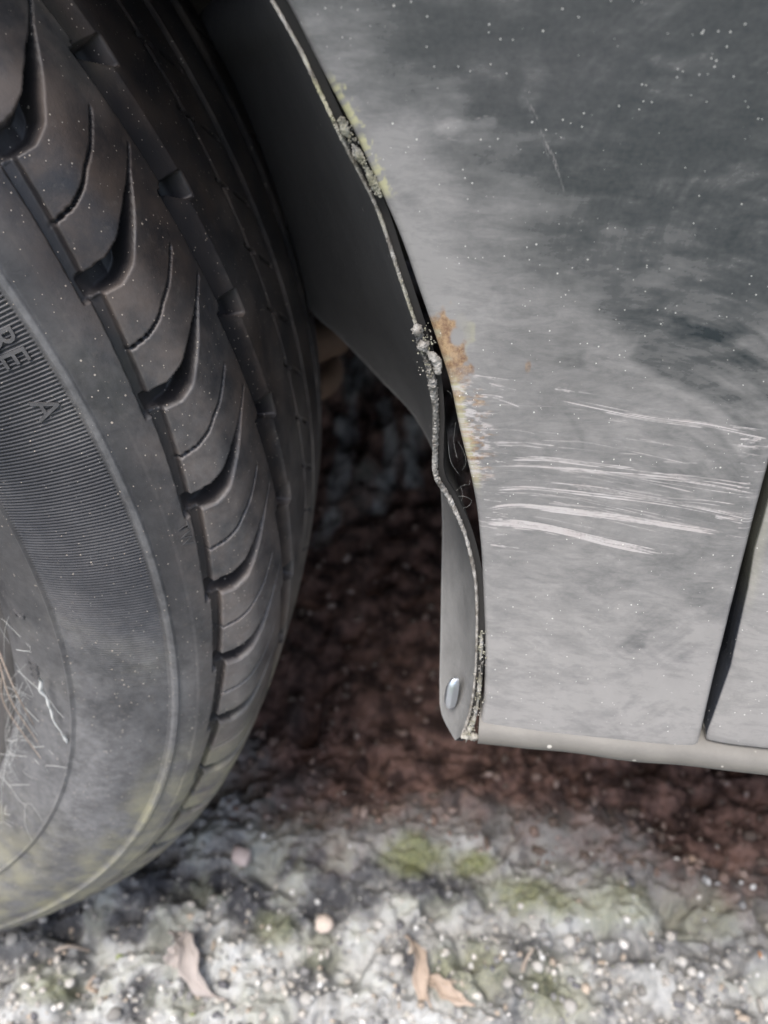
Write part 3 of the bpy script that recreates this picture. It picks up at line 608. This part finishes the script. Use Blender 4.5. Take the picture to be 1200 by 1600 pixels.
# sill: rounded moulding that shows under the wing and the door
xs2 = np.concatenate([np.linspace(.0062, .12, 120), np.linspace(.13, 1.3, 40)])
pr_ = np.array([(.012, .2640), (.004, .2632), (.0010, .2618), (-.0008, .2600), (-.0012, .2580), (-.0006, .2564), (.0012, .2556), (.008, .2552), (.05, .2552)])
Vs = []
for x in xs2:
    wob = .0004*float(vnoise(np.array([x*60.]), 0.)[0]); zb = .2575-.2558+np.interp(x, [0, .05, .09, .3], [0, -.0014, -.0019, -.002])
    for (dy, z) in pr_: Vs.append((x, .1452+dy+wob, z+zb))
sill = own(mesh_np('sill', np.array(Vs), gridF(len(xs2), len(pr_)), SILL, car))

# ------------------------------------------------------------------ wheel-arch liner
LIP = [(425, 0), (470, 80), (522, 190), (560, 265), (591, 330), (621, 420), (651, 510), (667, 560), (677, 600), (681, 650), (680, 700), (682, 742), (703, 780), (727, 835), (742, 900), (745, 950), (745, 1000), (742, 1060), (735, 1110), (722, 1150)]
INN = [(300, 40, .150), (340, 130, .148), (385, 260, .144), (420, 350, .140), (455, 430, .132), (490, 490, .122), (525, 522, .112), (560, 558, .100), (600, 600, .085), (635, 636, .072), (660, 672, .058), (680, 716, .046), (689, 770, .036), (691, 830, .030), (690, 890, .026), (689, 950, .0225), (688, 1010, .019), (687, 1070, .015), (690, 1115, .010), (711, 1157, .004)]
OFFL = .0035
lipP = np.array([on_body(*p, OFFL) for p in LIP]); innP = np.array([on_y(px, py, lipP[i][1]+d) for i, (px, py, d) in enumerate(INN)])
# carry on up and over the wheel
aa = np.radians(np.linspace(36, 175, 26)); up = np.stack([ARX+(ARR-.0035)*np.cos(aa), bodyY(ARZ+ARR*np.sin(aa))+OFFL, ARZ+(ARR-.0035)*np.sin(aa)], 1)
upi = np.stack([ARX+(ARR-.03)*np.cos(aa), np.full(26, .33), ARZ+(ARR-.03)*np.sin(aa)], 1)
lipA = np.concatenate([up[::-1], lipP]); innA = np.concatenate([upi[::-1], innP])
NL = 420; lipC = catmull(lipA, NL); innC = catmull(innA, NL); nv_ = 26
vv = np.linspace(0, 1, nv_)[None, :, None]; mid = (lipC+innC)/2+np.array([.010, .012, 0])*np.linalg.norm(innC-lipC, axis=1)[:, None]/.12
G = (1-vv)**2*lipC[:, None]+2*vv*(1-vv)*mid[:, None]+vv**2*innC[:, None]
thick = np.array([.0022, .0, 0])
nrmL = np.stack([lipC[:, 0]-ARX, 0*lipC[:, 0], lipC[:, 2]-ARZ], 1); nrmL /= np.linalg.norm(nrmL, axis=1)[:, None]
G2 = G+nrmL[:, None]*.0022
Vl = np.concatenate([G.reshape(-1, 3), G2.reshape(-1, 3)]); nG = NL*nv_
i = np.arange(NL-1)
rim1 = np.stack([i*nv_, (i+1)*nv_, nG+(i+1)*nv_, nG+i*nv_], 1); rim2 = np.stack([i*nv_+nv_-1, (i+1)*nv_+nv_-1, nG+(i+1)*nv_+nv_-1, nG+i*nv_+nv_-1], 1)
liner = own(mesh_np('wheel_arch_liner', Vl, [gridF(NL, nv_), gridF(NL, nv_, nG), rim1, rim2], LINER, car)); liner.data.materials.append(DARK); mi = np.zeros(len(liner.data.polygons), np.int32); mi[(NL-1)*(nv_-1):] = 1; liner.data.polygons.foreach_set('material_index', mi); liner['label'] = 'grey plastic arch liner bent away from the wing'  # back sheet and rims coloured black to paint the unlit cavity
# inner wheel house behind it
bar = np.radians(np.linspace(4, 180, 50)); yy = np.linspace(.30, .62, 4)
hv = np.array([[ARX+.345*math.cos(a), y, ARZ+.345*math.sin(a)] for a in bar for y in yy])
cap = np.concatenate([[[ARX, .62, ARZ]], np.array([[ARX+.345*math.cos(a), .62, ARZ+.345*math.sin(a)] for a in bar])])
V, F = join([(hv, gridF(50, 4))]); capF = np.array([[0, k, k+1] for k in range(1, 50)])+len(hv)
own(mesh_np('wheel_house', np.concatenate([V, cap]), F+[capF], DARK, car))
# black panel added behind wing and shut line so the gaps look dark
zi = np.linspace(.258, .75, 60); lz = lipC[::-1]; lz = lz[lz[:, 0] > ARX+.1]; xi0 = np.interp(zi, lz[lz[:, 2] < .6][:, 2][np.argsort(lz[lz[:, 2] < .6][:, 2])], lz[lz[:, 2] < .6][:, 0][np.argsort(lz[lz[:, 2] < .6][:, 2])])+.004
xi = np.concatenate([np.linspace(0, 1, 20)]); XI = xi0[:, None]+(.30-xi0[:, None])*xi[None]; ZI = np.repeat(zi[:, None], 20, 1)
own(mesh_np('inner_panel', np.stack([XI, bodyY(ZI)+.016+.02*(1-xi[None]), ZI], -1).reshape(-1, 3), gridF(60, 20), DARK, car))
# dirty pale crust along the liner lip
def crust_strip(name, i0, i1, w0, rough, parent=car, n=900, off=(0, 0, 0), alg=0.):
    t = np.linspace(i0, i1, n); C = catmull(lipP, 2000)[np.clip((t/(len(LIP)-1)*1999).astype(int), 0, 1999)]
    T = np.gradient(C, axis=0); T /= np.linalg.norm(T, axis=1)[:, None]+1e-12
    k = np.ones(31)/31; T = np.stack([np.convolve(np.pad(T[:, j], 15, mode='edge'), k, 'valid') for j in range(3)], 1)
    sN = np.cross(T, [0, 1, 0]); sN /= np.linalg.norm(sN, axis=1)[:, None]
    an = np.linspace(0, 2*np.pi, 14, endpoint=False); wv = np.interp(t, *zip(*w0)); rg = np.interp(t, *zip(*rough))
    s = np.arange(n)*.35
    V = []
    for a in an:
        nzv = (.5*fbm(C[:, 0]*160+2*math.cos(a), C[:, 2]*160, 2*math.sin(a), 2, 130)+.75*fbm(C[:, 0]*2200+9*math.cos(a), C[:, 2]*2200, 9*math.sin(a), 3, 131))
        rr = wv*(1+rg*.9*nzv)
        V.append(C+np.array(off)+sN*(math.cos(a)*rr*.72)[:, None]+np.array([0, 1, 0])*(math.sin(a)*rr*1.5)[:, None])
    V = np.stack(V, 1)
    return own(mesh_np(name, V.reshape(-1, 3), gridF(n, 14, wrap=True), CRUST, parent, attrs={'algae': np.full(n*14, alg)}))
crust_strip('lip_crust', 0, 2.0, [(0, .0005), (1.9, .0006)], [(0, .3), (2, .6)], alg=.5, n=500)
crust_strip('lip_crust', 2.0, 6.0, [(2, .0007), (4, .0006), (6, .0006)], [(2, .6), (4, .25), (6, .3)], n=500, alg=.2)
crust_strip('lip_crust', 5.95, 12.0, [(5.95, .0008), (6.4, .0013), (7, .0011), (8, .0013), (9, .0011), (12, .0008)], [(5.95, .9), (7, 1.), (9, .6), (12, .7)], n=900)
crust_strip('lip_crust', 11.9, 19, [(11.9, .0010), (13, .0007), (17, .0005), (19, .0007)], [(11.9, .7), (14, .35), (19, .5)], n=700)
# crumbs bridging the gap between lip and wing
icV, icF = ico(1)
def crumbs(name, pts, alg, parent=car):
    P, A = [], []; o = 0; F = []
    for (px, py, r, off) in pts:
        c = on_body(px, py, off); q = icV*(r*(1+.5*rng.normal(size=(len(icV), 1))*.5))*rng.uniform(.6, 1.3, 3); P.append(c+q); F.append(icF+o); o += len(icV)
    return own(mesh_np(name, np.concatenate(P), F, CRUST, parent, attrs={'algae': np.full(o, alg)}))
def packed(name, px, wfun, alg, n=700):
    C = catmull([on_body(x, y, .0012) for x, y in px], n); t = np.linspace(0, 1, n); an = np.linspace(0, 2*np.pi, 16, endpoint=False)
    T = np.gradient(C, axis=0); T /= np.linalg.norm(T, axis=1)[:, None]; sN = np.cross(T, [0, 1, 0]); sN /= np.linalg.norm(sN, axis=1)[:, None]
    wv = wfun(t)*np.clip(.8+1.1*fbm(t*7, 0., 0, 2, 301), .05, 2); V = []
    for a in an:
        rr = wv*(1+.55*fbm(C[:, 0]*420+1.2*math.cos(a), C[:, 2]*420, 1.2*math.sin(a), 3, 303, .6)+.5*fbm(C[:, 0]*1500+4*math.cos(a), C[:, 2]*1500, 4*math.sin(a), 3, 305, .7))
        V.append(C+sN*(math.cos(a)*rr)[:, None]+np.array([0, 1, 0])*(math.sin(a)*rr)[:, None])
    return own(mesh_np(name, np.stack(V, 1).reshape(-1, 3), gridF(n, 16, wrap=True), CRUST, car, attrs={'algae': np.full(n*16, alg)}))
packed('packed_dirt', [(531, 183), (545, 215), (566, 252), (582, 282), (596, 308)], lambda t: np.interp(t, [0, .05, .2, .5, .8, 1], [.0001, .0007, .0006, .0005, .0008, .0002]), .3)
packed('packed_dirt', [(650, 506), (655, 525), (664, 545), (680, 562), (686, 585)], lambda t: np.interp(t, [0, .1, .3, .6, .9, 1], [.0001, .0010, .0006, .0010, .0008, .0002]), 0.)
packed('packed_dirt', [(752, 985), (752, 1020), (750, 1060), (746, 1100), (738, 1130), (728, 1150)], lambda t: np.interp(t, [0, .1, .5, .8, 1], [.0001, .0003, .0004, .0006, .0008]), .1)
packed('packed_dirt', [(728, 1150), (760, 1153), (800, 1158), (850, 1160)], lambda t: np.interp(t, [0, .4, 1], [.0009, .0006, .0001]), .1)
cr = [(np.interp(y, [185, 250, 305], [534, 566, 594])+random.gauss(0, 5), y, random.uniform(.0001, .0003), random.uniform(0, .001)) for y in [random.uniform(183, 308) for _ in range(150)]]
cr += [(random.gauss(668, 10), random.uniform(503, 590), random.uniform(.0001, .0003), .001) for _ in range(60)]
cr += [(np.interp(y, [985, 1050, 1100, 1150], [753, 751, 747, 733])+random.gauss(0, 4), y, random.uniform(.0001, .0003), 0) for y in [random.uniform(985, 1150) for _ in range(160)]]
crumbs('dirt_crumbs', cr, .3)
for o in car.children:
    if o.name.startswith('dirt_crumbs'): o['kind'] = 'stuff'
# screw on the lower liner flange
c = .5*(on_body(740, 1085, OFFL)+on_y(688, 1090, on_body(740, 1085, OFFL)[1]+.013)); c = on_y(707, 1083, c[1]-.0004)
i0 = np.argmin(np.linalg.norm(lipC-on_body(740, 1085, OFFL), axis=1)); e1 = G[i0, -1]-G[i0, 0]; e1 /= np.linalg.norm(e1); e2 = lipC[i0+3]-lipC[i0-3]; e2 /= np.linalg.norm(e2); nn = np.cross(e1, e2); nn *= np.sign(nn @ (CAM-c)); nn /= np.linalg.norm(nn)
an = np.linspace(0, 2*np.pi, 24, endpoint=False); sv = []
for (r, h) in [(.0046, -.001), (.0046, .0008), (.0040, .0014), (.0030, .0020), (.0012, .0022), (.0001, .0022)]:
    sv.append(c+r*(.5*np.cos(an)[:, None]*e1+1.25*np.sin(an)[:, None]*e2)+h*nn)
own(mesh_np('liner_screw', np.concatenate(sv), gridF(6, 24, wrap=True), STEEL, car))
# fibres caught in the gap
fib = []
for pts in [[(716, 690), (724, 705), (728, 722), (722, 735)], [(706, 772), (715, 765), (724, 758), (733, 757), (734, 750)], [(708, 778), (722, 775), (736, 781), (733, 790), (724, 794)],
            [(700, 690), (704, 720), (716, 740)], [(698, 610), (704, 615), (706, 622)], [(712, 660), (709, 690), (714, 715)], [(720, 760), (723, 775), (718, 790)], [(752, 905), (756, 915), (752, 922)]]:
    fib.append(tube(catmull([on_body(x, y, .004+.003*random.random()) for x, y in pts], 24), .00002, 4))
V, F = join(fib); f_ = own(mesh_np('caught_fibres', V, F, SILK, car)); f_['kind'] = 'stuff'

# body above, floor and far side: they shade the ground
def box(name, lo, hi, mat, parent=car):
    lo, hi = np.array(lo), np.array(hi); V = np.array([[(lo, hi)[(k >> j) & 1][j] for j in range(3)] for k in range(8)])
    return own(mesh_np(name, V, np.array([[0, 2, 3, 1], [4, 5, 7, 6], [0, 1, 5, 4], [2, 6, 7, 3], [0, 4, 6, 2], [1, 3, 7, 5]]), mat, parent, smooth=False))
ht = np.array([[x, y, .76+.05*math.sin(math.pi*(y-.181)/1.44)] for y in np.linspace(.181, 1.62, 20) for x in (-1., 0., .5, 1.3)])
own(mesh_np('bonnet', ht, gridF(20, 4), PAINT, car, attrs={k: np.full(80, .3 if k == 'dust_shade' else 0.) for k in at}))
box('floor_pan', (.012, .172, .262), (1.3, 1.60, .30), DARK); box('front_floor', (-1.0, .62, .24), (.012, 1.60, .28), DARK); box('front_floor', (-1.0, .19, .24), (-.74, .62, .28), DARK)
box('far_side', (-1.0, 1.60, .22), (1.3, 1.63, .76), DARK); box('front_panel', (-1.02, .17, .2), (-.985, 1.63, .76), DARK); box('rear_bulkhead', (1.3, .17, .2), (1.33, 1.63, .76), DARK)
# suspension arm glimpsed behind the tyre
a, b = on_y(470, 545, .43), on_y(545, 528, .47)
arm = [tube(catmull([a+(a-b)*1.2, a, (a+b)/2+np.array([0, 0, .002]), b], 20), np.interp(np.linspace(0, 1, 20), [0, .8, 1], [.014, .011, .004]), 14),
       tube(catmull([a+(a-b)*1.2+np.array([0, 0, -.035]), a+np.array([0, .0, -.03]), (a+b)/2+np.array([0, 0, -.025]), b+np.array([-.012, 0, -.012])], 20), np.interp(np.linspace(0, 1, 20), [0, .8, 1], [.010, .009, .004]), 14)]
V, F = join(arm); own(mesh_np('suspension_arm', V, F, mat_simple('rusty_steel', (.09, .055, .04), (.20, .14, .11), 60, .8), car))

# ------------------------------------------------------------------ gravel and litter
def tints(n):
    base = np.array([(.34, .32, .29), (.20, .20, .20), (.10, .10, .11), (.50, .48, .44), (.36, .30, .24), (.62, .60, .57), (.40, .20, .09), (.22, .25, .10)])
    return base[rng.choice(8, n, p=[.38, .24, .09, .14, .10, .04, .004, .006])]*rng.uniform(.8, 1.15, (n, 1))
n = 10500; gxp = rng.uniform(-.34, .28, n); gyp = .09+rng.random(n)**1.3*.20; n2_ = 6500; gxp = np.concatenate([gxp, rng.uniform(-.7, .6, n2_)]); gyp = np.concatenate([gyp, rng.uniform(-.35, .10, n2_)]); n = len(gxp)
keep = rng.random(n) < sstep(.235, .165, gyp-.03*sstep(-.05, .05, gxp))+.05; gxp, gyp = gxp[keep], gyp[keep]; n = len(gxp)
rr = (.0004+.0024*rng.random(n)**3.6)*np.where(gyp < .09, 1.6, 1); zz = ghash(gxp, gyp)+rr*.25; tn = tints(n)
Q = icV[None]*rr[:, None, None]*rng.uniform(.5, 1.4, (n, 1, 3))*rng.uniform(.65, 1.3, (n, len(icV), 1))+np.stack([gxp, gyp, zz], 1)[:, None]
gv = mesh_np('gravel', Q.reshape(-1, 3), (icF[None]+(np.arange(n)*len(icV))[:, None, None]).reshape(-1, 3), STONE, smooth=False, attrs={'tint': np.repeat(tn, len(icV), 0)})
tag(gv, 'fine mixed gravel strewn over the weathered ground', 'gravel', kind='stuff')
n = 3600; gxp = rng.uniform(-.28, .3, n); gyp = .26+rng.random(n)**1.5*.75; rr = .0006+.0034*rng.random(n)**4; zz = ghash(gxp, gyp)+rr*.2
tn = np.array([(.15, .10, .08), (.08, .055, .042), (.24, .18, .155)])[rng.choice(3, n, p=[.45, .4, .15])]
Q = icV[None]*rr[:, None, None]*rng.uniform(.5, 1.4, (n, 1, 3))*rng.uniform(.65, 1.3, (n, len(icV), 1))+np.stack([gxp, gyp, zz], 1)[:, None]
gv = mesh_np('soil_crumbs', Q.reshape(-1, 3), (icF[None]+(np.arange(n)*len(icV))[:, None, None]).reshape(-1, 3), STONE, smooth=False, attrs={'tint': np.repeat(tn, len(icV), 0)})
tag(gv, 'brown crumbs of dry soil under the car', 'soil', kind='stuff')
ic2V, ic2F = ico(2)
def pebble(px, py, r, tint, label, group=None, flat=1., name='pebble', box_=0.):
    p = on_ground(px, py, .002); q = ic2V.copy()
    if box_: q = np.sign(q)*np.abs(q)**(1-box_); 
    sd_ = rng.integers(0, 999); q = q*(1+.28*fbm(q[:, 0]*1.4+sd_, q[:, 1]*1.4, q[:, 2]*1.4, 2, 140))[:, None]*rng.uniform(.85, 1.15, 3)*np.array([1, 1, flat])*r
    o = mesh_np(name, q, ic2F, STONE, attrs={'tint': np.tile(tint, (len(q), 1))*1.})
    o.location = (p[0], p[1], gz(p[0], p[1])+r*flat*.55); o.rotation_euler = (0, 0, random.random()*6)
    return tag(o, label, 'pebble', group)
pebble(378, 1342, .0052, (.52, .43, .40), 'squarish pinkish grey pebble lying on dark ground behind the tyre', box_=.45)
pebble(507, 1437, .0050, (.50, .42, .36), 'round tan pebble on dark ground in front of the grey leaf', flat=.8)
pebble(1085, 1335, .0030, (.40, .29, .22), 'small tan pebble on the brown soil under the door')
white = [(546, 1322), (455, 1384), (358, 1388), (495, 1400), (562, 1399), (345, 1470), (613, 1480), (624, 1467), (738, 1499), (845, 1486), (847, 1498), (814, 1528), (836, 1540), (878, 1559), (830, 1585), (983, 1555), (1018, 1511), (1094, 1524), (1110, 1557), (1154, 1528), (1185, 1520), (1158, 1378), (1179, 1381),
         (522, 1536), (500, 1538), (556, 1556), (578, 1556), (487, 1563), (559, 1502), (940, 1477), (925, 1330), (1108, 1374), (412, 1307), (630, 1597), (1045, 1595), (795, 1505), (345, 1535), (20, 1492), (205, 1560), (700, 1550), (650, 1450), (1060, 1500), (880, 1500), (980, 1420), (920, 1432)]
for (px, py) in white:
    pebble(px, py, random.uniform(.0009, .0019), np.array([.56, .56, .545])*random.uniform(.8, 1.15), 'tiny pale white pebble on the weathered ground', 'tiny white pebbles')
for k in range(26):
    px, py = random.uniform(20, 1190), random.uniform(1440, 1597)
    pebble(px, py, random.uniform(.0022, .004), np.array([.30, .29, .27])*random.uniform(.5, 1.4), 'small rough grey or brown stone half sunk in the ground', 'small rough stones', flat=.7, name='stone')

def leaf(name, outline_len, width, curl, twist, mat, loc_px, rot, label, lift=.004, fold=.5):
    n, m = 26, 11; V = []
    for i in range(n):
        t = i/(n-1); wv = width*math.sin(math.pi*min(1, t*.97+.03))**.75*(1-.35*t)
        for j in range(m):
            u = j/(m-1)*2-1
            z = curl*math.sin(t*math.pi*1.2)*outline_len*.25+fold*abs(u)*wv*.8*(1+.3*math.sin(t*9))+.0012*float(vnoise(np.array([t*7.]), u*2.5, 0, 7)[0])
            y = u*wv*(1-.35*fold)*(1+.18*math.sin(t*23+u*3)); x = (t-.5)*outline_len
            a = twist*(t-.5); V.append((x, y*math.cos(a)-z*math.sin(a), y*math.sin(a)+z*math.cos(a)))
    o = mesh_np(name, np.array(V), gridF(n, m), mat); p = on_ground(*loc_px)
    o.location = (p[0], p[1], gz(p[0], p[1])+lift); o.rotation_euler = rot
    sm = o.modifiers.new('thickness', 'SOLIDIFY'); sm.thickness = .0003
    return tag(o, label, 'leaf')
leaf('dry_leaf', .050, .0085, .5, 2.6, LEAFG, (305, 1518), (.25, .1, math.radians(-38)), 'curled greyish pink dry leaf on pale ground by the tyre', .005)
leaf('dry_leaf', .020, .0085, .5, .8, LEAFG, (283, 1492), (.6, -.5, math.radians(70)), 'folded upright grey leaf scrap against the curled leaf', .006)
leaf('dry_leaf', .050, .0062, .4, 3.0, LEAF, (660, 1540), (.2, .1, math.radians(-62)), 'light brown shrivelled dry leaf lying on the pale ground', .005)
leaf('dry_leaf', .030, .006, .3, 1.2, LEAF, (700, 1560), (.3, -.2, math.radians(-25)), 'narrow brown leaf scrap beside the shrivelled leaf', .004)
def twig(pts, r, label, mat=TWIG, z=.0025):
    P = [on_ground(*p) for p in pts]; P = np.array([[p[0], p[1], gz(p[0], p[1])+z] for p in P]); V, F = tube(catmull(P, 18), np.linspace(r, r*.6, 18), 7)
    return tag(mesh_np('twig', V, F, mat), label, 'twig')
twig([(88, 1487), (110, 1480), (133, 1473)], .0013, 'short straight grey twig on the pavement beside the tyre')
twig([(815, 1522), (822, 1503), (832, 1488)], .0011, 'thin brown twig leaning between two white pebbles')
twig([(905, 1382), (918, 1375)], .0010, 'tiny tan twig at the edge of the brown soil')
twig([(150, 1548), (135, 1536), (150, 1528)], .0012, 'small orange brown stalk on the pale ground', LEAF)

# ------------------------------------------------------------------ cobweb, stalk and leaf in the wheel
def on_tyre(phi, r, h=.001): return tyreP(np.array([math.radians(phi)]), np.array([s_of_r(r)]), np.array([h]))[0]
web = []
for k in range(48):
    p1 = random.gauss(-22, 9); p2 = p1+random.gauss(-2, 9); r1, r2 = random.uniform(.199, .211), random.uniform(.203, .218 if k % 5 else .2275)
    a, b = on_tyre(p1, r1, random.uniform(.001, .005)), on_tyre(p2, r2, .0008); m_ = (a+b)/2+rng.normal(size=3)*.0025-np.array([0, .002, 0]); m2 = (a*.3+b*.7)+rng.normal(size=3)*.0018-np.array([0, .001, 0])
    web.append(tube(catmull([a, m_, m2, b], 14), random.choice([.00003, .00004, .00005, .00008]), 4))
V, F = join(web); tag(mesh_np('cobweb', V, F, SILK), 'torn dusty cobweb stretched over the wheel rim edge', 'cobweb')
st = catmull([on_tyre(-8.6, .2195, .0035), on_tyre(-10.5, .2185, .003), on_tyre(-12.5, .2205, .0025), on_tyre(-15.5, .224, .002), on_tyre(-17.2, .2262, .0012)], 40)
st = st+.0006*np.stack([fbm(np.linspace(0, 8, 40), 3.*j, 0, 2, 77) for j in range(3)], 1); V, F = tube(st, .00016+.0005*np.abs(fbm(np.linspace(0, 9, 40), 0., 0, 2, 5))+np.interp(np.linspace(0, 1, 40), [0, .2, .35, .8, .9, 1], [.0001, .0004, .00005, .0, .0003, .0001]), 8)
tag(mesh_np('plant_stalk', V, F, SILK), 'whitish dried stalk stuck to the inner side wall of the tyre', 'stalk')
wl = []
for k in range(3):
    st = catmull([on_tyre(-10-k*2.4, .2, .004), on_tyre(-13-k*2.6, .2085-.003*k, .004), on_tyre(-17-k*2.2, .2135+.002*k, .002)], 24); wl.append(tube(st, np.interp(np.linspace(0, 1, 24), [0, .4, 1], [.0004, .00035, .00015]), 8))
V, F = join(wl); tag(mesh_np('dry_roots', V, F, mat_simple('dry_fibre', (.11, .08, .062), (.27, .23, .19), 200)), 'tangled dry plant fibres caught at the wheel rim', 'plant fibres')
print('scene built', sum(len(o.data.polygons) for o in bpy.data.objects if o.type == 'MESH'))
